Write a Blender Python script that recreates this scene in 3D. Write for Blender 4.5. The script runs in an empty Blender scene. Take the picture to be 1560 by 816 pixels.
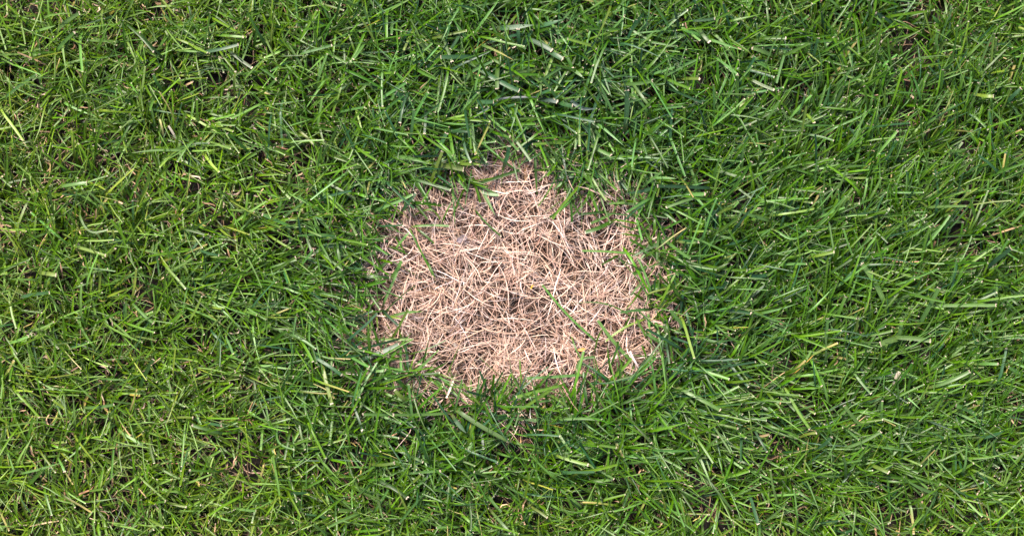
import bpy, math, random
import numpy as np

# ------------------------------------------------------------------ camera, world, sun, exposure
scene = bpy.context.scene
PXW, PXH = 1560, 816                 # size of the photograph, used to convert measured distances to metres
S = 0.95 / PXW                       # metres on the lawn for one measured unit
CAM_H = 1.45
CANOPY = 0.026                       # height of the top of the mown turf

cam_data = bpy.data.cameras.new('camera')
cam_data.sensor_width = 36.0
cam_data.lens = 36.0 * (CAM_H - CANOPY) / 0.95
cam_data.clip_start = 0.02
cam_data.clip_end = 200.0
cam = bpy.data.objects.new('camera', cam_data)
scene.collection.objects.link(cam)
cam.location = (0, 0, CAM_H)
cam.rotation_euler = (0, 0, 0)
scene.camera = cam

SUN_EL, SUN_ROT = math.radians(52), math.radians(-35)
world = bpy.data.worlds.new('World')
scene.world = world
world.use_nodes = True
wn = world.node_tree.nodes
bg = wn['Background']
sky = wn.new('ShaderNodeTexSky')
sky.sky_type = 'NISHITA'
sky.sun_disc = False
sky.sun_elevation = SUN_EL
sky.sun_rotation = SUN_ROT
sky.air_density = 1.0
sky.dust_density = 3.0
sky.ozone_density = 1.0
world.node_tree.links.new(sky.outputs['Color'], bg.inputs['Color'])
bg.inputs['Strength'].default_value = 0.05

sun_data = bpy.data.lights.new('sun', 'SUN')
sun_data.energy = 1.5
sun_data.angle = math.radians(12)
sun_data.color = (1.0, 0.93, 0.82)
sun = bpy.data.objects.new('sun', sun_data)
scene.collection.objects.link(sun)
# direction the light travels: from azimuth (north-west of the frame) downwards
sun.rotation_euler = (math.radians(90) - SUN_EL, 0, math.pi - SUN_ROT)

scene.view_settings.view_transform = 'Standard'
scene.view_settings.look = 'None'
scene.view_settings.gamma = 1.0
scene.view_settings.use_curve_mapping = False
scene.view_settings.exposure = 2.45
scene.cycles.use_denoising = True
scene.cycles.max_bounces = 6
scene.cycles.diffuse_bounces = 2
scene.cycles.transmission_bounces = 6
scene.render.filter_size = 0.8

rng = np.random.default_rng(7)
random.seed(7)
COL = scene.collection


# ------------------------------------------------------------------ small maths
def to_world(px, py):
    return (np.asarray(px, float) - PXW / 2) * S, (PXH / 2 - np.asarray(py, float)) * S


def to_px(x, y):
    return x / S + PXW / 2, PXH / 2 - y / S


_grids = {}
def vnoise(x, y, size, seed):
    """smooth value noise, 0..1, feature size in metres"""
    if seed not in _grids:
        _grids[seed] = np.random.default_rng(seed + 1000).random((64, 64))
    g = _grids[seed]
    u, v = x / size + 31.7, y / size + 17.3
    iu, iv = np.floor(u).astype(int), np.floor(v).astype(int)
    fu, fv = u - iu, v - iv
    fu, fv = fu * fu * (3 - 2 * fu), fv * fv * (3 - 2 * fv)
    a, b = g[iu % 64, iv % 64], g[(iu + 1) % 64, iv % 64]
    c, d = g[iu % 64, (iv + 1) % 64], g[(iu + 1) % 64, (iv + 1) % 64]
    return (a * (1 - fu) + b * fu) * (1 - fv) + (c * (1 - fu) + d * fu) * fv


PATCH = np.array([(800, 262), (850, 268), (890, 280), (925, 304), (952, 334), (974, 372), (990, 420), (992, 465),
                  (974, 506), (944, 534), (902, 556), (852, 576), (790, 588), (720, 592), (655, 582), (612, 554),
                  (586, 516), (564, 482), (552, 440), (560, 404), (596, 366), (642, 328), (680, 300), (718, 280),
                  (758, 266)], float)


def patch_dist(px, py):
    """signed distance to the edge of the dead patch, in measured units, negative inside"""
    px, py = np.asarray(px, float), np.asarray(py, float)
    best = np.full(px.shape, 1e9)
    inside = np.zeros(px.shape, bool)
    n = len(PATCH)
    for i in range(n):
        (x0, y0), (x1, y1) = PATCH[i], PATCH[(i + 1) % n]
        dx, dy = x1 - x0, y1 - y0
        t = np.clip(((px - x0) * dx + (py - y0) * dy) / (dx * dx + dy * dy), 0, 1)
        best = np.minimum(best, np.hypot(px - x0 - t * dx, py - y0 - t * dy))
        cond = ((y0 > py) != (y1 > py)) & (px < (x1 - x0) * (py - y0) / (y1 - y0 + 1e-12) + x0)
        inside ^= cond
    return np.where(inside, -best, best)


def smooth(a, b, x):
    t = np.clip((x - a) / (b - a), 0, 1)
    return t * t * (3 - 2 * t)


def blob(px, py, cx, cy, rx, ry):
    return np.exp(-(((px - cx) / rx) ** 2 + ((py - cy) / ry) ** 2))


# ------------------------------------------------------------------ materials
def nodes_of(name):
    m = bpy.data.materials.new(name)
    m.use_nodes = True
    nt = m.node_tree
    nt.nodes.clear()
    return m, nt, nt.nodes, nt.links


def math_node(N, L, op, a, b=None, clamp=False):
    n = N.new('ShaderNodeMath')
    n.operation = op
    n.use_clamp = clamp
    for i, v in enumerate((a, b)):
        if v is None:
            continue
        if isinstance(v, (int, float)):
            n.inputs[i].default_value = v
        else:
            L.new(v, n.inputs[i])
    return n.outputs[0]


def mix_col(N, L, f, a, b, blend='MIX'):
    n = N.new('ShaderNodeMix')
    n.data_type = 'RGBA'
    n.blend_type = blend
    for sock, v in ((n.inputs[0], f), (n.inputs[6], a), (n.inputs[7], b)):
        if isinstance(v, (int, float)):
            sock.default_value = v
        elif isinstance(v, tuple):
            sock.default_value = (*v, 1) if len(v) == 3 else v
        else:
            L.new(v, sock)
    return n.outputs[2]


def blade_material(name, translucent, rough, spec, stripe, tipcol, tint=(1.2, 1.35, 0.45)):
    m, nt, N, L = nodes_of(name)
    out = N.new('ShaderNodeOutputMaterial')
    ac = N.new('ShaderNodeAttribute'); ac.attribute_name = 'col'
    ab = N.new('ShaderNodeAttribute'); ab.attribute_name = 'bp'
    sep = N.new('ShaderNodeSeparateXYZ'); L.new(ab.outputs['Vector'], sep.inputs[0])
    u, d, tip = sep.outputs                                         # across 0..1, mm from the tip, cut tip length in mm
    # parallel veins and a pale midrib
    w = math_node(N, L, 'SINE', math_node(N, L, 'MULTIPLY', u, 44.0))
    w = math_node(N, L, 'MULTIPLY_ADD', w, stripe)
    w.node.inputs[2].default_value = 1.0
    rib = math_node(N, L, 'ABSOLUTE', math_node(N, L, 'SUBTRACT', u, 0.5))
    rib = math_node(N, L, 'LESS_THAN', rib, 0.07)
    w = math_node(N, L, 'ADD', w, math_node(N, L, 'MULTIPLY', rib, stripe * 2.2))
    tc = N.new('ShaderNodeTexCoord')
    no = N.new('ShaderNodeTexNoise'); no.inputs['Scale'].default_value = 140; no.inputs['Detail'].default_value = 3
    L.new(tc.outputs['Object'], no.inputs['Vector'])
    mott = math_node(N, L, 'MULTIPLY_ADD', no.outputs[0], 0.5)
    mott.node.inputs[2].default_value = 0.75
    k = math_node(N, L, 'MULTIPLY', w, mott)
    comb = N.new('ShaderNodeCombineColor')
    for i in range(3):
        L.new(k, comb.inputs[i])
    base = mix_col(N, L, 1.0, ac.outputs['Color'], comb.outputs[0], 'MULTIPLY')
    # dried cream end where the mower cut the blade
    no2 = N.new('ShaderNodeTexNoise'); no2.inputs['Scale'].default_value = 1500
    L.new(tc.outputs['Object'], no2.inputs['Vector'])
    dd = math_node(N, L, 'ADD', d, math_node(N, L, 'MULTIPLY', no2.outputs[0], 0.5))
    ratio = math_node(N, L, 'DIVIDE', dd, math_node(N, L, 'MAXIMUM', tip, 0.001))
    mask = math_node(N, L, 'SUBTRACT', 1.9, math_node(N, L, 'MULTIPLY', ratio, 1.4), clamp=True)
    base = mix_col(N, L, mask, base, tipcol)
    p = N.new('ShaderNodeBsdfPrincipled')
    L.new(base, p.inputs['Base Color'])
    p.inputs['Roughness'].default_value = rough
    p.inputs['Specular IOR Level'].default_value = spec
    bump = N.new('ShaderNodeBump'); bump.inputs['Strength'].default_value = 0.25; bump.inputs['Distance'].default_value = 0.0003
    L.new(w, bump.inputs['Height']); L.new(bump.outputs[0], p.inputs['Normal'])
    if translucent > 0:
        t = N.new('ShaderNodeBsdfTranslucent')
        L.new(mix_col(N, L, 1.0, base, tint, 'MULTIPLY'), t.inputs['Color'])
        mx = N.new('ShaderNodeMixShader'); mx.inputs[0].default_value = translucent
        L.new(p.outputs[0], mx.inputs[1]); L.new(t.outputs[0], mx.inputs[2])
        L.new(mx.outputs[0], out.inputs[0])
    else:
        L.new(p.outputs[0], out.inputs[0])
    return m


M_GRASS = blade_material('grass_leaf', 0.14, 0.38, 0.42, 0.12, (0.52, 0.43, 0.32))
M_STRAW = blade_material('dead_straw', 0.12, 0.5, 0.4, 0.05, (0.80, 0.60, 0.46), (1.0, 0.85, 0.65))

def soil_material():
    m, nt, N, L = nodes_of('soil')
    out = N.new('ShaderNodeOutputMaterial')
    p = N.new('ShaderNodeBsdfPrincipled')
    tc = N.new('ShaderNodeTexCoord')
    n1 = N.new('ShaderNodeTexNoise'); n1.inputs['Scale'].default_value = 160; n1.inputs['Detail'].default_value = 6
    n2 = N.new('ShaderNodeTexNoise'); n2.inputs['Scale'].default_value = 18; n2.inputs['Detail'].default_value = 4
    L.new(tc.outputs['Object'], n1.inputs[0]); L.new(tc.outputs['Object'], n2.inputs[0])
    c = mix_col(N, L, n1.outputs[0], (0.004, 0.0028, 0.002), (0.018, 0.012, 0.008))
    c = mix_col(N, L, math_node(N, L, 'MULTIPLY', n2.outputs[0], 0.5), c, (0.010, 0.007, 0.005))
    # far away the lawn is only a green surface
    sp = N.new('ShaderNodeVectorMath'); sp.operation = 'LENGTH'; L.new(tc.outputs['Object'], sp.inputs[0])
    far = math_node(N, L, 'SUBTRACT', math_node(N, L, 'MULTIPLY', sp.outputs['Value'], 1.0), 2.0, clamp=True)
    g = mix_col(N, L, n1.outputs[0], (0.02, 0.05, 0.008), (0.07, 0.14, 0.025))
    c = mix_col(N, L, far, c, g)
    L.new(c, p.inputs['Base Color'])
    p.inputs['Roughness'].default_value = 0.95
    b = N.new('ShaderNodeBump'); b.inputs['Strength'].default_value = 0.8; b.inputs['Distance'].default_value = 0.002
    L.new(n1.outputs[0], b.inputs['Height']); L.new(b.outputs[0], p.inputs['Normal'])
    L.new(p.outputs[0], out.inputs[0])
    return m

M_SOIL = soil_material()


# ------------------------------------------------------------------ mesh helpers
def quad_mesh(name, verts, quads, mat, col=None, bp=None):
    me = bpy.data.meshes.new(name)
    nv, nq = len(verts), len(quads)
    me.vertices.add(nv)
    me.vertices.foreach_set('co', np.ascontiguousarray(verts, np.float32).ravel())
    me.loops.add(nq * 4)
    me.loops.foreach_set('vertex_index', np.ascontiguousarray(quads, np.int32).ravel())
    me.polygons.add(nq)
    me.polygons.foreach_set('loop_start', np.arange(0, nq * 4, 4, dtype=np.int32))
    me.polygons.foreach_set('use_smooth', np.ones(nq, bool))
    me.update(calc_edges=True)
    if col is not None:
        a = me.attributes.new('col', 'FLOAT_COLOR', 'POINT')
        a.data.foreach_set('color', np.ascontiguousarray(np.c_[col, np.ones(nv)], np.float32).ravel())
    if bp is not None:
        a = me.attributes.new('bp', 'FLOAT_VECTOR', 'POINT')
        a.data.foreach_set('vector', np.ascontiguousarray(bp, np.float32).ravel())
    me.materials.append(mat)
    return me


def put(name, me, parent=None, loc=(0, 0, 0), **props):
    o = bpy.data.objects.new(name, me)
    COL.objects.link(o)
    o.location = loc
    if parent is not None:
        o.parent = parent
    for k, v in props.items():
        o[k] = v
    return o


def ribbon_arrays(C, W, roll, fold, colr, tipmm):
    """C: (n,k,3) centre lines; W: (n,k) widths; roll: (n,k); fold: (n,); colr: (n,k,3); tipmm: (n,)"""
    n, k, _ = C.shape
    T = np.gradient(C, axis=1)
    T /= np.linalg.norm(T, axis=2, keepdims=True) + 1e-12
    up = np.array([0, 0, 1.0])
    side = np.cross(up, T)
    ln = np.linalg.norm(side, axis=2, keepdims=True)
    flat = np.broadcast_to(np.array([1.0, 0, 0]), side.shape)
    side = np.where(ln > 1e-3, side / (ln + 1e-12), flat)
    nor = np.cross(T, side)
    c, s = np.cos(roll)[..., None], np.sin(roll)[..., None]
    sd = side * c + nor * s
    nr = np.cross(T, sd)
    w = W[..., None] * 0.5
    mid = C - nr * (W * fold[:, None])[..., None]
    V = np.stack([C - sd * w, mid, C + sd * w], axis=2)             # n,k,3,3
    seg = np.linalg.norm(np.diff(C, axis=1), axis=2)
    d = np.concatenate([np.cumsum(seg[:, ::-1], axis=1)[:, ::-1], np.zeros((n, 1))], axis=1) * 1000.0
    U = np.broadcast_to(np.array([0, .5, 1.0]), (n, k, 3))
    BP = np.stack([U, np.repeat(d[..., None], 3, 2), np.broadcast_to(tipmm[:, None, None], (n, k, 3))], axis=3)
    CC = np.repeat(colr[:, :, None, :], 3, axis=2)
    idx = np.arange(n * k * 3).reshape(n, k, 3)
    q = []
    for a in (0, 1):
        q.append(np.stack([idx[:, :-1, a], idx[:, :-1, a + 1], idx[:, 1:, a + 1], idx[:, 1:, a]], axis=-1).reshape(-1, 4))
    return V.reshape(-1, 3), np.concatenate(q), CC.reshape(-1, 3), BP.reshape(-1, 3)


ST = {6: np.array([0, .28, .45, .60, .80, 1.0]), 5: np.array([0, .3, .58, .82, 1.0]), 4: np.array([0, .36, .72, 1.0])}


def grow(x, y, z, az, L, w, th0, th1, bend, roll, twist, mown, colr, fold, tipmm, k=6, wav=0.0, hook=(0.0, 0.85)):
    """centre lines of many rooted blades: th0, th1 = slope at root and tip"""
    n = len(x)
    s = ST[k]
    fine = np.linspace(0, 1, 4 * (k - 1) + 1)
    e = th0[:, None] + (th1 - th0)[:, None] * smooth(hook[0], hook[1], fine)[None, :]
    a = az[:, None] + bend[:, None] * fine[None, :]
    if wav:
        a = a + wav * np.sin(fine[None, :] * rng.uniform(3, 8, n)[:, None] + rng.uniform(0, 6.3, n)[:, None])
    step = (L / (len(fine) - 1))[:, None]
    D = np.stack([np.cos(e) * np.cos(a), np.cos(e) * np.sin(a), np.sin(e)], axis=2) * step[..., None]
    P = np.concatenate([np.zeros((n, 1, 3)), np.cumsum(D[:, :-1], axis=1)], axis=1)
    C = np.stack([np.stack([np.interp(0, [0], [0]) * np.zeros(n)] * 3, 1)] * k, 1)
    fi = s * (len(fine) - 1)
    lo = np.minimum(fi.astype(int), len(fine) - 2)
    f = (fi - lo)[None, :, None]
    C = P[:, lo] * (1 - f) + P[:, lo + 1] * f
    C[..., 0] += x[:, None]; C[..., 1] += y[:, None]; C[..., 2] += z[:, None]
    C[..., 2] = np.maximum(C[..., 2], 0.0012)
    prof_m = np.interp(s, [0, .25, .7, 1], [.55, .95, 1, .84])
    prof_p = np.interp(s, [0, .25, .55, .8, .93, 1], [.6, 1, .95, .62, .34, .05])
    W = w[:, None] * np.where(mown[:, None], prof_m[None], prof_p[None])
    R = roll[:, None] + twist[:, None] * s[None]
    return ribbon_arrays(C, W, R, fold, colr, tipmm)


def palette(kind, n):
    """leaf colours (linear)"""
    base = np.array({'g': (0.041, 0.106, 0.002), 's': (0.074, 0.166, 0.001), 'p': (0.096, 0.195, 0.038), 'b': (0.030, 0.088, 0.026),  # p: paleness is sky reflection on the leaf, put into the colour
            'd': (0.040, 0.066, 0.054), 'q': (0.130, 0.205, 0.022), 'y': (0.33, 0.28, 0.045), 't': (0.50, 0.31, 0.18),
            'w': (0.66, 0.56, 0.44), 'r': (0.26, 0.13, 0.065)}[kind]) * (.88 if kind in 'gspbdq' else 1.0)
    j = rng.normal(1, 0.20, (n, 1)) * rng.normal(1, 0.07, (n, 3))
    return np.clip(np.array(base) * np.clip(j, .55, 1.6), 0.002, 0.9)


# ------------------------------------------------------------------ ground: one soil sheet out to the horizon
def soil_sheet():
    fine = np.arange(-0.85, 0.8501, 0.006)
    out = 0.85 + np.array([.02, .06, .12, .25, .5, .9, 1.6, 3, 6, 12, 30, 70])
    xs = np.concatenate([-out[::-1], fine, out])
    fy = fine[np.abs(fine) < 0.55]
    outy = 0.55 + np.array([.02, .06, .12, .25, .5, .9, 1.6, 3, 6, 12, 30, 70])
    ys = np.concatenate([-outy[::-1], fy, outy])
    X, Y = np.meshgrid(xs, ys, indexing='ij')
    near = 1 - smooth(0.9, 2.0, np.hypot(X, Y))
    Z = (-0.004 + 0.005 * (vnoise(X, Y, 0.09, 1) - .5) + 0.006 * (vnoise(X, Y, 0.022, 2) - .5)
         + 0.004 * (vnoise(X, Y, 0.010, 3) - .5)) * near
    nx, ny = X.shape
    idx = np.arange(nx * ny).reshape(nx, ny)
    q = np.stack([idx[:-1, :-1], idx[1:, :-1], idx[1:, 1:], idx[:-1, 1:]], -1).reshape(-1, 4)
    me = quad_mesh('soil_ground', np.stack([X, Y, Z], -1).reshape(-1, 3), q, M_SOIL)
    put('soil_ground', me, kind='structure')

soil_sheet()


# ------------------------------------------------------------------ fields that steer the turf
def fields(x, y):
    px, py = to_px(x, y)
    d = patch_dist(px, py)
    lush = np.exp(-((d - 70) / 105.0) ** 2) * (0.55 + 0.25 * smooth(500, 900, px))
    lush = np.clip(np.maximum(lush, blob(px, py, 860, 120, 330, 150)) + 0.25 * smooth(1000, 1300, px), 0, 1)
    yellow = 0.55 * smooth(620, 180, px) + 0.30 * smooth(1000, 1300, px) * smooth(300, 100, py) \
        + 0.35 * smooth(620, 800, py)
    yellow = np.clip(yellow + 0.6 * (vnoise(x, y, 0.10, 11) - .5) - 0.5 * lush, 0, 1)
    return px, py, d, lush, yellow


# favoured leaning directions: centre, radius (measured units), angle (degrees, up = 90), strength
FLOW = [(1380, 180, 260, 62, .75), (1300, 370, 220, 55, .8), (1250, 480, 160, 60, .5), (1440, 480, 120, 10, .6),
        (1090, 630, 110, -25, .8), (1180, 700, 130, -20, .4), (900, 660, 120, 45, .5), (640, 650, 130, 15, .5),
        (400, 380, 130, 0, .5), (250, 620, 220, 12, .55), (120, 250, 160, 120, .3), (760, 300, 120, -120, .3),
        (840, 120, 200, -30, .25), (480, 460, 110, -35, .4), (330, 200, 150, -10, .4), (1120, 340, 120, 30, .5),
        (620, 200, 140, 10, .3), (1500, 640, 150, 30, .4), (1330, 720, 150, 35, .35), (130, 430, 140, 60, .3)]


def lean_angle(px, py, n):
    ax, ay = np.zeros(n), np.zeros(n)
    for cx, cy, r, ang, st in FLOW:
        b = blob(px, py, cx, cy, r, r) * st
        ax += b * math.cos(math.radians(ang)); ay += b * math.sin(math.radians(ang))
    strength = np.clip(np.hypot(ax, ay), 0, 0.85)
    mean = np.arctan2(ay, ax)
    spread = np.interp(strength, [0, .3, .6, .85], [3.2, 1.4, .75, .5])
    a = mean + rng.normal(0, 1, n) * spread
    return np.where(strength < 0.08, rng.uniform(-math.pi, math.pi, n), a)


def lawn(x0, x1, y0, y1, density, k, hole=None, wscale=1.0):
    """tufts of mown blades; returns arrays for one mesh"""
    area = (x1 - x0) * (y1 - y0)
    nt = int(area * density / 3.0)
    tx, ty = rng.uniform(x0, x1, nt), rng.uniform(y0, y1, nt)
    dens = 0.16 + 0.88 * smooth(.15, .75, vnoise(tx, ty, 0.014, 21)) + 0.35 * (vnoise(tx, ty, 0.06, 22) - .5)
    keep = rng.random(nt) < dens
    if hole is not None:
        keep &= ~((tx > hole[0]) & (tx < hole[1]) & (ty > hole[2]) & (ty < hole[3]))
    tx, ty = tx[keep], ty[keep]
    nb = rng.integers(2, 5, len(tx))
    tid = np.repeat(np.arange(len(tx)), nb)
    n = len(tid)
    taz = lean_angle(*to_px(tx, ty), len(tx))
    x = tx[tid] + rng.normal(0, .0022, n)
    y = ty[tid] + rng.normal(0, .0022, n)
    px, py, d, lush, yellow = fields(x, y)
    edge = d + 34 * (vnoise(x, y, 0.03, 5) - .5) * 2
    pk = smooth(-12, 78, edge)
    sel = rng.random(n) < pk
    x, y, tid, lush, yellow, d = x[sel], y[sel], tid[sel], lush[sel], yellow[sel], d[sel]
    n = len(x)
    az = taz[tid] + rng.normal(0, .52, n)
    L = (rng.normal(.044, .0100, n) * np.where(rng.random(n) < .15, 1.35, 1.0)).clip(.018, .078) * (0.92 + 0.16 * lush)
    fine = rng.random(n) < np.interp(yellow, [0, 1], [.42, .58])
    w = np.where(fine, rng.uniform(.0007, .0013, n), rng.uniform(.0014, .0026, n)) * (0.95 + .22 * lush) * wscale
    th0 = np.radians(rng.normal(74, 8, n).clip(45, 88))
    th1 = np.radians(rng.normal(10, 18, n).clip(-35, 60))
    bend = rng.normal(0, .20, n)
    roll = rng.normal(0, .45, n)
    twist = rng.normal(0, .55, n)
    mown = rng.random(n) < .55
    tipmm = np.where(mown, rng.uniform(.3, 1.0, n), np.where(rng.random(n) < .2, rng.uniform(.8, 2.2, n), 0.0)) \
        * (rng.random(n) < .84)
    # colour of each blade
    cg, cs, cp, cb, cq = (palette(c, n) for c in 'gspbq')
    r = rng.random(n)[:, None]
    ps, pp, pb = .36, .24 - .05 * yellow[:, None], .02 + .16 * lush[:, None]
    pq = .03 + .12 * yellow[:, None]
    col = cg
    col = np.where(r < ps, cs, col)
    col = np.where((r >= ps) & (r < ps + pp), cp, col)  # blades with the painted sky sheen
    col = np.where((r >= ps + pp) & (r < ps + pp + pb), cb, col)
    col = np.where(r > 1 - pq, cq, col)
    col = col * (1 + yellow[:, None] * np.array([.42, .16, 0.0])) * (1 - lush[:, None] * np.array([.26, .16, .0]))
    r2 = rng.random(n)
    ydry, tdry = palette('y', n), palette('t', n)
    col = np.where((r2 < .003 + .006 * yellow)[:, None], ydry, col)
    col = np.where((r2 > 1 - (.003 + .007 * yellow))[:, None], tdry, col)
    isdead = (r2 < .003 + .006 * yellow) | (r2 > 1 - (.003 + .007 * yellow))
    w, L = np.where(isdead, w * .62, w), np.where(isdead, L * .75, L)
    g = np.interp(ST[k], [0, .25, 1], [0, 1, 1])[None, :, None]
    root = np.array([.20, .20, .075])
    C3 = root * (1 - g) * .8 + col[:, None, :] * (g + (1 - g) * .2)
    dry = (rng.random(n) < .012)[:, None, None] * np.interp(ST[k], [0, .5, 1], [0, 0, 1])[None, :, None]
    C3 = C3 * (1 - dry) + np.array([.36, .28, .10]) * dry
    return grow(x, y, np.full(n, -.002), az, L, w, th0, th1, bend, roll, twist, mown, C3,
                rng.uniform(.06, .22, n), tipmm, k=k, wav=.06, hook=(.22, .66))


def litter(n, x0, x1, y0, y1, keep_fn, cols, Lr, wr, zr, th0r, th1r, k=5, wav=.25, tuft=0.0, bendsd=.6):
    x, y = rng.uniform(x0, x1, n), rng.uniform(y0, y1, n)
    az = rng.uniform(-math.pi, math.pi, n)
    if tuft:
        nc = max(4, int((x1 - x0) * (y1 - y0) / .020 ** 2))
        cx, cy = rng.uniform(x0, x1, nc), rng.uniform(y0, y1, nc)
        t = rng.random(n) < tuft
        ci = rng.integers(0, nc, n)
        x = np.where(t, cx[ci] + rng.normal(0, .0025, n), x)
        y = np.where(t, cy[ci] + rng.normal(0, .0025, n), y)
    m = keep_fn(x, y)
    x, y, az = x[m], y[m], az[m]
    n = len(x)
    kinds, probs = cols
    pick = rng.choice(len(kinds), n, p=probs)
    col = np.zeros((n, 3))
    for i, c in enumerate(kinds):
        j = rng.normal(1, .14, (n, 1)) * rng.normal(1, .03, (n, 3))
        col = np.where((pick == i)[:, None], np.clip(np.array(c) * np.clip(j, .5, 1.5), .004, .86), col)
    L = rng.uniform(*Lr, n) * rng.uniform(.6, 1.15, n)
    w = rng.uniform(*wr, n) * np.where(rng.random(n) < .07, 1.9, 1.0)
    th0, th1 = rng.uniform(*th0r, n), rng.uniform(*th1r, n)
    z = rng.uniform(*zr, n)
    C3 = np.repeat(col[:, None, :], k, 1)
    return grow(x, y, z, az, L, w, th0, th1, rng.normal(0, bendsd, n), rng.normal(0, .45, n), rng.normal(0, .9, n),
                rng.random(n) < .5, C3, rng.uniform(.2, .45, n), np.zeros(n), k=k, wav=wav)


# thatch: brown dead stalks lying between the roots of the whole lawn
def keep_thatch(x, y):
    px, py, d, lush, yellow = fields(x, y)
    return (d > 5) & (rng.random(len(x)) < .35 + .5 * yellow + .25 * vnoise(x, y, .05, 8))
A = litter(30000, -.80, .80, -.50, .50, keep_thatch,
           ([(.34, .21, .12), (.16, .09, .05), (.50, .34, .23), (.07, .042, .026)], [.26, .34, .12, .28]),
           (.012, .036), (.0005, .0011), (0, .014), (0.0, .6), (-.4, .25), k=4)
put('thatch', quad_mesh('thatch', A[0], A[1], M_STRAW, A[2], A[3]), kind='stuff',
    label='brown dead stalks lying between the roots of the lawn', category='thatch')

# curled tan shreds of old leaf caught halfway up among the blades
def keep_shreds(x, y):
    px, py, d, lush, yellow = fields(x, y)
    return (d > 12) & (rng.random(len(x)) < .10 + .9 * yellow + .5 * smooth(.55, .85, vnoise(x, y, .05, 9)))
A = litter(6500, -.60, .60, -.36, .36, keep_shreds,
           ([(.46, .29, .17), (.30, .17, .09), (.60, .44, .32), (.40, .31, .08)], [.40, .26, .20, .14]),
           (.008, .022), (.0007, .0016), (.008, .021), (-.3, .5), (-.6, .4), k=5, wav=.5, bendsd=1.3)
put('leaf_litter', quad_mesh('leaf_litter', A[0], A[1], M_STRAW, A[2], A[3]), kind='stuff',
    label='curled tan shreds of dead leaf caught among the green blades', category='leaf litter')

# the mat of dead straw
def keep_straw(x, y):
    px, py = to_px(x, y)
    d = patch_dist(px, py) + 18 * (vnoise(x, y, .025, 6) - .5) * 2
    hole = vnoise(x, y, .016, 7)
    return (rng.random(len(x)) < np.maximum(smooth(44, 8, d), .30 * smooth(90, 20, d))) & ((hole > .22) | (rng.random(len(x)) < .45))
px0, px1 = to_world(520, 0)[0], to_world(1070, 0)[0]
py0, py1 = to_world(0, 650)[1], to_world(0, 205)[1]
GAP_SHADE = ([(.15, .082, .056), (.055, .033, .025), (.26, .15, .10)], [.38, .44, .18])  # decayed bottom layer, browns darkened to paint the shade in the straw's gaps
A = litter(8000, px0, px1, py0, py1, keep_straw, GAP_SHADE, (.014, .040), (.0006, .0013), (0, .004), (0.0, .3), (-.4, .1),
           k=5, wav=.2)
put('decayed_shade_straw', quad_mesh('decayed_shade_straw', A[0], A[1], M_STRAW, A[2], A[3]), kind='stuff',
    label='brown decayed stalks darkened as painted shade at the bottom of the dead patch', category='dead grass')
STRAW = ([(.66, .46, .37), (.52, .335, .25), (.32, .18, .125), (.76, .60, .53), (.22, .165, .14)], [.36, .28, .18, .13, .05])
A = litter(8800, px0, px1, py0, py1, keep_straw, STRAW, (.014, .042), (.00036, .00074), (.002, .012),
           (0.05, .7), (-.5, .12), k=6, wav=.15, tuft=.5, bendsd=.5)
put('straw_mat', quad_mesh('straw_mat', A[0], A[1], M_STRAW, A[2], A[3]), kind='stuff',
    label='tangled mat of pale dead grass filling the bare patch', category='dead grass')

# loose straw standing among the first green blades around the patch
def keep_fringe(x, y):
    d = patch_dist(*to_px(x, y)) + 40 * (vnoise(x, y, .03, 12) - .5) * 2
    return (d > -20) & (rng.random(len(x)) < smooth(95, 10, d))
A = litter(5200, px0 - .04, px1 + .04, py0 - .03, py1 + .03, keep_fringe, STRAW, (.018, .046), (.0004, .0009), (.004, .012),
           (0.1, .9), (-.4, .3), k=6, wav=.2, bendsd=.6)
put('straw_fringe', quad_mesh('straw_fringe', A[0], A[1], M_STRAW, A[2], A[3]), kind='stuff',
    label='thin dead stalks mixed into the green grass round the dead patch', category='dead grass')

# the lawn itself, and a plainer continuation of it around
INNER = (-.55, .55, -.32, .32)
A = lawn(*INNER, 116000, 6)
put('lawn_grass', quad_mesh('lawn_grass', A[0], A[1], M_GRASS, A[2], A[3]), kind='stuff',
    label='short mown green grass growing around the dead patch', category='grass')
print('inner blades', len(A[1]) // 10)
A = lawn(-1.8, 1.8, -1.4, 1.4, 20000, 4, hole=INNER, wscale=1.9)
put('outer_lawn_grass', quad_mesh('outer_lawn_grass', A[0], A[1], M_GRASS, A[2], A[3]), kind='stuff',
    label='mown lawn continuing around the middle of the turf', category='grass')
print('outer blades', len(A[1]) // 6)


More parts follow.
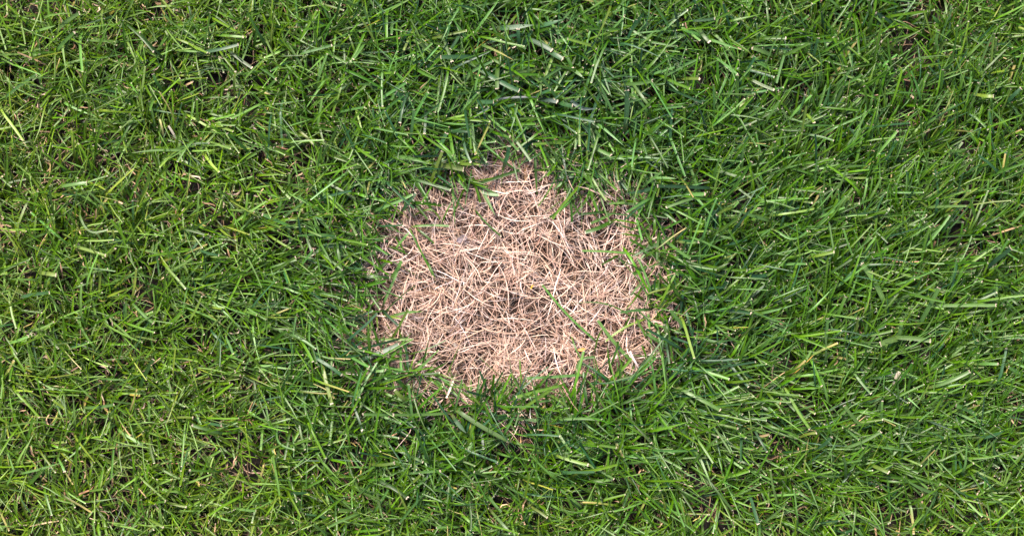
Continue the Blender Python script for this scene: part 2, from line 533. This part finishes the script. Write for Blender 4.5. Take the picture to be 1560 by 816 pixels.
# ------------------------------------------------------------------ blades one can pick out singly
# one row each: region, root x, root y, tip x, tip y, width, colour letter, optional sideways arc
REG = {'A': (0, 0, 3), 'B': (520, 0, 3), 'C': (1040, 0, 3), 'D': (0, 272, 3), 'E': (1040, 272, 3), 'F': (0, 544, 3),
       'G': (520, 544, 3), 'H': (1040, 544, 3), 'P': (520, 200, 3.711), 'Q': (800, 200, 3.711), 'R': (520, 400, 3.264),
       'T': (800, 400, 3.264)}
TRACED = """
A 260 140 362 62 20 p;A 265 225 338 150 18 p;A 160 145 255 118 14 p;A 490 70 548 40 14 y;A 575 110 700 235 12 g;A 735 255 640 150 12 g
A 440 240 490 130 12 s;A 400 320 385 235 12 g;A 920 240 1088 205 18 b;A 925 235 960 60 10 g;A 1380 245 1515 208 14 p;A 1050 235 1150 310 16 g
A 1190 310 1260 360 14 g;A 990 160 1110 170 14 s;A 1070 400 1075 330 12 q;A 735 405 700 340 16 p;A 1205 420 1260 365 14 g;A 60 560 10 500 14 g
A 30 440 165 340 14 p;A 200 292 80 240 10 t;A 380 375 350 320 10 t;A 845 390 880 375 10 t;A 745 610 730 545 10 t;A 800 625 770 575 12 w
A 905 560 900 455 12 s;A 850 690 600 700 14 p;A 1130 690 1040 610 16 g;A 1240 660 1170 590 16 g;A 1020 610 960 570 12 s;A 50 710 45 670 10 y
B 585 200 505 78 16 p;B 525 128 440 130 16 b;B 465 170 505 280 16 g;B 545 150 500 225 18 b;B 730 130 880 115 26 b;B 900 120 1010 90 26 b
B 680 85 725 185 16 g;B 815 215 808 135 20 b;B 765 170 790 215 26 b;B 890 150 965 125 16 g;B 1085 165 980 190 20 p;B 860 180 960 230 24 b
B 920 215 1010 270 26 b;B 1000 220 1055 310 18 g;B 1045 310 1110 360 18 p;B 1090 235 1150 300 16 g;B 600 260 455 262 22 b;B 590 285 812 415 24 b
B 715 300 712 405 22 g;B 605 280 665 310 14 g;B 805 320 800 370 26 p;B 890 315 745 330 14 p;B 610 465 695 465 22 b;B 720 452 905 445 14 d
B 910 455 985 465 22 d;B 985 465 1055 485 28 b;B 1050 460 1165 495 20 d .15;B 555 520 645 420 14 g;B 905 340 912 440 14 g;B 865 410 895 485 16 g
B 300 470 250 425 26 b;B 300 430 268 560 14 b;B 430 700 480 610 22 b;B 1300 565 1305 415 26 b;B 1235 490 1380 450 12 p;B 1300 385 1420 370 18 p
B 1330 380 1410 490 16 g;B 1150 670 1230 710 18 p;B 795 640 865 735 16 p;B 750 740 765 670 22 b;B 555 620 590 740 14 b;B 690 600 770 625 18 g
B 500 600 600 605 16 b;B 245 715 400 750 16 p;B 440 800 455 700 14 q;B 745 110 850 225 6 s .2;B 385 510 380 610 14 b;B 0 510 105 490 12 p
B 0 635 70 605 14 p;B 165 215 80 70 12 q;B 105 200 55 270 14 p;B 0 200 50 155 12 s
C 90 165 0 140 22 p;C 70 120 120 190 20 g;C 45 95 145 85 14 b;C 365 175 470 175 16 g;C 405 250 320 220 20 p;C 405 315 320 258 20 p
C 600 255 620 175 16 b;C 155 355 130 305 14 g;C 95 310 152 280 14 p;C 10 360 75 360 16 q;C 170 430 330 432 12 p;C 315 365 415 410 16 g
C 600 430 500 320 10 g;C 530 520 560 435 10 b;C 845 480 830 395 14 g;C 850 150 870 70 22 g;C 970 115 885 60 16 b;C 980 235 910 190 16 q
C 1170 105 1140 70 18 p;C 1155 210 1170 140 16 p;C 960 200 1110 125 10 s;C 1215 310 1255 120 12 g;C 1410 290 1425 155 12 q;C 1380 230 1410 195 14 r
C 1360 435 1420 440 20 q;C 1480 470 1545 405 20 b;C 1270 520 1350 380 12 g;C 1180 410 1190 320 14 g;C 870 730 980 600 14 p;C 925 740 980 640 14 b
C 1080 620 1130 592 10 t;C 1285 690 1205 635 12 p -.3;C 1360 760 1440 735 14 g;C 400 540 430 575 14 g;C 570 525 600 560 16 q;C 420 645 310 570 12 p
C 440 590 555 595 12 g;C 425 740 420 650 12 g;C 1000 410 985 380 12 y;C 225 200 270 225 12 t
D 285 35 395 20 20 p;D 345 310 480 350 16 q;D 480 360 525 320 12 q;D 190 430 255 440 22 q;D 185 490 190 365 10 q;D 100 540 225 520 18 b
D 740 380 790 360 14 y;D 610 575 700 660 14 p;D 575 640 578 550 12 p;D 870 640 920 540 12 q;D 840 230 960 265 12 g;D 920 330 1000 350 14 b
D 1140 365 1090 340 18 q;D 1110 200 1130 70 12 s;D 1150 160 1165 80 12 s;D 1330 220 1200 165 16 p;D 1375 255 1360 165 14 b;D 1250 420 1350 360 14 g
D 1400 265 1430 350 12 g;D 1150 740 1140 670 16 p;D 1035 730 1065 800 12 p;D 590 310 750 460 10 s .25;D 365 170 490 235 12 p .3;D 50 750 130 720 14 p
D 160 690 245 655 14 p;D 285 440 275 385 8 t;D 1050 360 1040 320 10 t;D 1060 105 1100 95 10 y;D 530 100 560 115 10 t
E 920 560 820 390 26 p;E 1150 580 1430 578 18 p;E 1085 660 1170 500 24 p;E 985 730 905 755 30 p;E 985 725 1130 740 24 p;E 1400 400 1500 320 24 b
E 655 740 662 640 18 p;E 700 650 745 540 18 g;E 990 720 1000 650 20 p;E 390 190 250 145 18 p;E 225 130 155 165 16 q;E 385 440 285 385 22 b -.3
E 120 425 215 385 14 g;E 170 600 310 615 16 b;E 305 670 310 600 14 g;E 390 570 385 470 14 g;E 440 245 570 240 12 p .25;E 510 100 590 110 12 q
E 600 355 690 335 16 q;E 1110 310 1220 170 12 p;E 1090 400 1130 220 14 g;E 820 310 870 200 10 p;E 790 380 735 230 10 p;E 1340 180 1310 80 16 g
E 1160 150 1165 90 16 b;E 1260 300 1280 200 12 g;E 1440 250 1550 215 10 t;E 1510 480 1420 400 12 g;E 790 700 800 640 16 q;E 1140 330 1155 285 14 r
E 0 75 100 70 20 p;E 60 240 125 240 12 q;E 10 290 70 290 14 p
F 410 90 590 100 12 g;F 1030 110 1075 65 16 q;F 1475 50 1515 210 20 q;F 1440 0 1560 80 18 b;F 640 140 700 10 20 g;F 385 450 460 405 14 q
F 130 580 200 505 20 g;F 100 530 280 480 12 p;F 395 230 520 215 16 p;F 1010 345 880 310 16 p;F 945 300 1010 310 14 b;F 800 275 880 275 14 q
F 1330 620 1420 618 16 b;F 1470 130 1340 90 16 g;F 1270 310 1340 420 10 p .3;F 270 470 295 520 14 p;F 300 75 360 40 10 t;F 595 170 640 175 10 y
F 205 165 265 178 10 q;F 690 745 745 775 14 q;F 635 600 670 640 8 t;F 1340 700 1370 650 14 g;F 1080 690 1170 700 14 p;F 1000 520 870 515 12 g
G 1090 80 845 95 16 p;G 580 260 670 140 14 p;G 480 255 240 262 16 p;G 240 262 100 260 16 p;G 290 135 200 60 20 g;G 310 205 245 150 20 q
G 540 250 760 380 24 p;G 790 100 850 190 14 g;G 960 145 810 245 18 q;G 1000 130 800 180 16 q;G 1000 285 1190 285 14 p;G 1310 110 1440 0 10 p
G 980 320 1050 430 14 g;G 1320 280 1415 390 14 g;G 1000 455 1125 490 16 q;G 1140 495 1245 555 14 p;G 150 490 240 482 16 q;G 310 530 450 518 14 p
G 325 570 360 535 14 q;G 170 560 300 640 20 g;G 520 285 570 345 22 b;G 720 275 760 265 20 b;G 50 210 95 330 12 b;G 215 390 305 530 8 b
G 325 160 395 350 8 p;G 510 110 480 185 10 w;G 880 690 940 730 14 q;G 700 720 770 800 16 p
H 480 160 580 325 16 q;H 820 315 740 220 18 p;H 910 290 912 200 14 p;H 740 415 905 340 16 p;H 545 360 610 345 14 q;H 745 550 735 450 18 p
H 1160 625 1020 560 18 p;H 930 545 1060 560 14 g;H 1350 270 1250 220 24 p;H 1160 130 1310 65 20 p;H 1180 140 1290 125 14 p;H 1360 30 1440 30 16 p
H 1560 85 1490 45 18 p;H 1370 365 1470 335 20 b;H 1060 310 1160 230 8 p;H 590 20 635 130 14 s;H 0 150 170 240 20 p;H 130 300 250 325 14 q
H 310 640 345 760 18 b;H 450 550 560 520 16 q;H 965 125 990 65 18 w;H 360 360 395 350 14 t;H 330 335 385 430 12 b;H 860 490 940 525 20 q
H 790 80 860 165 12 p;H 50 475 160 365 12 g;H 620 420 680 365 18 b;H 1500 280 1530 320 8 t;H 885 810 880 760 10 t
P 300 140 490 180 24 p;P 510 275 570 115 22 q;P 550 190 690 215 34 q;P 765 300 1010 220 22 g;P 640 180 800 185 24 q;P 780 310 870 475 24 p
P 790 340 890 360 22 p;P 765 455 900 590 14 g;P 430 535 610 535 16 p;P 400 580 520 815 14 g;P 455 330 510 450 18 g;P 440 460 560 500 12 s -.3
P 440 560 525 635 16 g;P 320 645 395 560 20 p;P 195 800 255 740 22 g;P 290 815 340 730 22 p;P 100 720 195 680 20 p;P 175 650 240 800 18 g
P 350 440 420 350 22 b;P 575 500 640 370 10 s
Q 240 270 265 515 18 g;Q 350 290 410 455 22 g;Q 310 210 160 330 16 p;Q 440 190 270 350 14 s;Q 450 455 300 470 16 g;Q 480 515 340 570 26 g
Q 480 470 370 520 18 p;Q 750 310 565 350 24 b;Q 1039 320 750 310 22 b;Q 700 405 470 410 18 p;Q 730 262 855 268 18 p;Q 600 690 320 675 14 p
Q 830 600 590 715 26 p;Q 765 720 590 610 18 g;Q 520 705 430 755 14 g;Q 55 130 68 365 18 g;Q 890 700 610 800 14 g;Q 1000 365 800 430 18 p
Q 990 625 870 610 18 b
R 270 260 410 243 16 p;R 215 190 295 0 16 p;R 100 480 285 405 28 b;R 90 380 345 380 16 s;R 350 560 470 445 10 p;R 310 385 330 530 16 b
R 110 70 240 75 20 g;R 430 0 470 95 10 g;R 210 520 330 545 10 s -.5
T 335 375 85 110 14 p;T 550 280 225 205 9 g .12;T 520 480 360 285 20 p;T 580 285 400 390 14 q;T 430 500 465 390 14 g;T 255 555 350 470 16 p -.3
T 620 0 540 60 18 g;T 770 170 700 60 20 g;T 680 190 745 60 14 s;T 800 330 720 235 20 p;T 700 410 600 350 20 p;T 715 400 690 310 20 p
T 630 470 510 590 8 p;T 350 420 400 310 10 s;T 240 395 285 495 10 g;T 560 515 520 440 12 w
"""
DESCR = {'g': ('mid-green blade', 'mid green'), 's': ('bright green blade', 'bright'), 'p': ('pale sheen-painted blade', 'pale sheen-painted'),
         'b': ('dark bluish-green blade', 'dark bluish-green'), 'd': ('slate-green blade', 'slate-green'),
         'q': ('olive blade', 'pale olive'), 'y': ('yellowed blade', 'yellowed'),
         't': ('tan dead scrap', 'tan dead'), 'w': ('whitish dead scrap', 'whitish'), 'r': ('brown dead scrap', 'brown')}


def single_blade(px0, py0, px1, py1, wpx, kind, arc):
    over = float(patch_dist(np.array([px1]), np.array([py1]))[0]) < 12
    dead = kind in 'ytwr'
    zr = rng.uniform(.015, .020) if over else rng.uniform(.026, .031)
    zt = rng.uniform(.018, .023) if over else rng.uniform(.035, .041)
    if dead and not over:
        zr, zt = rng.uniform(.018, .023), rng.uniform(.025, .031)
    k = 9
    s = np.linspace(0, 1, k)
    z = zr + (zt - zr) * s + rng.uniform(.000, .003) * np.sin(math.pi * s)
    dx, dy = px1 - px0, py1 - py0
    ln = math.hypot(dx, dy)
    bend = (arc if arc else rng.normal(0, .025)) * ln
    qx = px0 + dx * s + (-dy / ln) * bend * np.sin(math.pi * s)
    qy = py0 + dy * s + (dx / ln) * bend * np.sin(math.pi * s)
    x, y = to_world(qx, qy)
    f = (CAM_H - z) / (CAM_H - CANOPY)
    x, y = x * f, y * f
    tx, ty = x[1] - x[0], y[1] - y[0]
    tl = math.hypot(tx, ty)
    tx, ty = tx / tl, ty / tl
    # the part that dives down between the other blades to its root
    C = np.concatenate([[[x[0] - tx * .010, y[0] - ty * .010, -.003], [x[0] - tx * .006, y[0] - ty * .006, z[0] * .62]],
                        np.stack([x, y, z], 1)])
    root = C[0].copy()
    C = C - root
    W = np.concatenate([[.5, .75], np.interp(s, [0, .2, .8, 1], [.9, 1, .97, .86])])
    pointed = wpx < 9 / 3 or (rng.random() < .18)
    if pointed:
        W[-4:] *= (.86, .62, .36, .06)
    col = palette(kind, 1)[0] * .88
    tipmm = 0.0 if pointed or dead else rng.uniform(.5, 1.3)
    c3 = np.repeat(col[None], len(C), 0)
    c3[:2] = c3[:2] * .4 + np.array([.20, .20, .075]) * .6
    mat = M_STRAW if kind in 'twr' else M_GRASS
    roll = np.full(len(C), rng.normal(0, .22)) + rng.normal(0, .25) * np.linspace(0, 1, len(C))
    V, Qd, CC, BP = ribbon_arrays(C[None], (W * wpx * S * .9)[None], roll[None], np.array([rng.uniform(.05, .16)]), c3[None],
                                  np.array([0.0]))
    name = 'dead_grass_scrap' if kind in 'twr' else 'grass_blade'
    text, short = DESCR[kind]
    cm = ln * S * 100
    size = 'stubby' if cm < 1.6 else 'short' if cm < 2.4 else 'medium-length' if cm < 3.4 else 'long' if cm < 4.6 else 'very long'
    width = 'hair-thin' if wpx < 3 else 'slim' if wpx < 4.6 else 'strap-wide' if wpx > 6.6 else ''
    shape = 'curved' if abs(arc) > .1 else ''
    toc = (800 - px1) * dx + (425 - py1) * dy
    toc /= math.hypot(800 - px1, 425 - py1) * ln
    aim = 'pointing at' if toc > .6 else 'pointing away from' if toc < -.6 else 'lying crosswise to'
    dm = float(patch_dist(np.array([(px0 + px1) / 2]), np.array([(py0 + py1) / 2]))[0]) * S * 100
    where = ('on the dead straw' if dm < 0 else 'beside the dead straw' if dm < 4 else 'in turf near the straw' if dm < 10 else
             'in turf off the straw' if dm < 17 else 'in turf well off the straw' if dm < 26 else 'in turf farthest from the straw')
    tipw = 'pointed' if pointed else ''
    end = {'pointing at': ', tip towards it', 'pointing away from': ', tip turned away', 'lying crosswise to': ', lying crosswise'}[aim]
    label = ' '.join(w_ for w_ in (size, width, shape, tipw, text, where) if w_) + end
    group = short + ' blades ' + where
    o = put(name, None, loc=root, label=label, group=group, category='dead grass' if kind in 'twr' else 'grass blade')
    put('leaf', quad_mesh('leaf', V, Qd, mat, CC, BP), parent=o)
    if tipmm:
        # the dried, frayed end left by the mower: three little fibres of unequal length
        T = C[-1] - C[-2]
        T /= np.linalg.norm(T)
        sd = np.cross([0, 0, 1.0], T); sd /= np.linalg.norm(sd)
        hw = W[-1] * wpx * S * .5
        vs, qs = [], []
        cuts = [-1, -.3, .35, 1]
        for i in range(3):
            a, b = cuts[i] * hw, cuts[i + 1] * hw
            e = tipmm * .0008 * rng.uniform(.2, 1.6)
            base = len(vs)
            vs += [C[-1] + sd * a * 1.02 - T * .0003 + (0, 0, .00012), C[-1] + sd * b * 1.02 - T * .0003 + (0, 0, .00012),
                   C[-1] + sd * (b * .9 + a * .1) + T * e + (0, 0, .0003), C[-1] + sd * (a * .9 + b * .1) + T * e + (0, 0, .0002)]
            qs.append([base, base + 1, base + 2, base + 3])
        vs = np.array(vs)
        tc = np.repeat(np.array([[.48, .38, .28]]) * rng.uniform(.7, 1.15), len(vs), 0)
        put('cut_tip', quad_mesh('cut_tip', vs, np.array(qs), M_STRAW, tc, np.tile([.3, 9, 0], (len(vs), 1))), parent=o)
    return o


for row in TRACED.replace('\n', ';').split(';'):
    f = row.split()
    if not f:
        continue
    ox, oy, sc = REG[f[0]]
    a = [float(v) for v in f[1:6]]
    single_blade(ox + a[0] / sc, oy + a[1] / sc, ox + a[2] / sc, oy + a[3] / sc, a[4] / sc * .95, f[6],
                 float(f[7]) if len(f) > 7 else 0.0)


# ------------------------------------------------------------------ the thickest straw stalks on top of the mat, each by itself
def stalk_mesh(L, w, bend, kind):
    c = {'pale': (.68, .48, .39), 'white': (.76, .60, .53), 'tan': (.50, .32, .23)}[kind]
    one = np.ones(1)
    k = 6
    V, Q, CC, BP = grow(0 * one, 0 * one, 0 * one, 0 * one, L * one, w * one, .30 * one, -.30 * one, bend * one, rng.normal(0, .3, 1),
                        rng.normal(0, .6, 1), np.array([rng.random() < .6]), np.tile(np.array(c), (1, k, 1)), .3 * one, 0 * one, k=k, wav=.1)
    return quad_mesh('straw_stalk', V, Q, M_STRAW, CC, BP)

KINDS = [(nm, L, w, b) for nm in ('pale', 'white', 'tan') for L in (.028, .040, .052) for w in (.0006, .0009) for b in (.15, .9)]
protos = {kd: stalk_mesh(kd[1], kd[2], kd[3], kd[0]) for kd in KINDS}
made = 0
while made < 130:
    px, py = rng.uniform(570, 1030), rng.uniform(245, 605)
    dd = float(patch_dist(np.array([px]), np.array([py]))[0])
    if dd > -8:
        continue
    kd = KINDS[rng.integers(0, len(KINDS))]
    x, y = to_world(px, py)
    a = rng.uniform(-math.pi, math.pi)
    words = [{.028: 'short', .040: 'long', .052: 'lengthy'}[kd[1]], 'thick' if kd[2] > .0008 else 'thin',
             'curled' if kd[3] > .5 else 'straight', {'pale': 'cream', 'white': 'whitish', 'tan': 'tan'}[kd[0]]]
    toc = math.cos(a) * (0.0122 - x) + math.sin(a) * (-.0104 - y)
    aim = 'pointing inward' if toc > .02 else 'pointing outward' if toc < -.02 else 'lying crosswise'
    rim = 'at the rim of' if dd > -40 else 'in the heart of' if dd < -105 else 'halfway into'
    o = put('straw_stalk', protos[kd], loc=(float(x), float(y), rng.uniform(.009, .0135)),
            label=' '.join(words) + ' straw stalk ' + rim + ' the dead patch, ' + aim, category='straw stalk',
            group='thick stalks on top of the dead straw')
    o.rotation_euler = (0, rng.normal(0, .06), a)
    made += 1


# ------------------------------------------------------------------ curled leaf flakes caught in the straw and turf
def flake(px, py, lx, ly, ang, colr, z, label, name='leaf_flake'):
    n, m = 7, 5
    U, Vv = np.meshgrid(np.linspace(-1, 1, n), np.linspace(-1, 1, m), indexing='ij')
    X = U * lx * .5
    Y = Vv * ly * .5 * np.sqrt(np.clip(1.06 - U ** 2, .02, 1)) * (1 + .18 * np.sin(5 * U + px))
    Z = .10 * ly * (Vv ** 2) * 2 + .0006 * np.sin(U * 4 + py) + .0004 * np.sin(Vv * 5 + px)
    idx = np.arange(n * m).reshape(n, m)
    q = np.stack([idx[:-1, :-1], idx[1:, :-1], idx[1:, 1:], idx[:-1, 1:]], -1).reshape(-1, 4)
    P = np.stack([X, Y, Z], -1).reshape(-1, 3)
    c = np.tile(np.array(colr), (len(P), 1)) * rng.uniform(.85, 1.15, (len(P), 1))
    bp = np.stack([(Vv.ravel() + 1) / 2, np.full(n * m, 9.0), np.zeros(n * m)], 1)
    x, y = to_world(px, py)
    o = put(name, quad_mesh(name, P, q, M_STRAW if name == 'leaf_flake' else M_GRASS, c, bp), loc=(float(x), float(y), z),
            label=label, category='leaf')
    o.rotation_euler = (rng.normal(0, .2), rng.normal(0, .2), math.radians(ang))

flake(703, 363, .011, .0055, 30, (.26, .20, .21), .014, 'greyish purple dry leaf flake lying in the dead straw')
flake(887, 533, .009, .0030, 10, (.62, .27, .07), .016, 'orange dry leaf sliver caught in the straw')
flake(999, 438, .013, .0060, 12, (.045, .13, .008), .017, 'small broad bright green leaf at the rim of the straw', 'broad_leaf')
flake(810, 437, .005, .0011, 55, (.62, .40, .04), .018, 'tiny yellow leaf sliver in the middle of the straw')
flake(852, 552, .012, .0070, -15, (.13, .09, .10), .008, 'dark purplish leaf flake in a bare gap of the straw')
flake(1366, 573, .0095, .0030, 70, (.30, .26, .19), .033, 'pale papery husk flake lying on the green turf')
flake(755, 580, .008, .0040, -30, (.66, .55, .47), .016, 'pale crumpled husk flake at the rim of the straw')
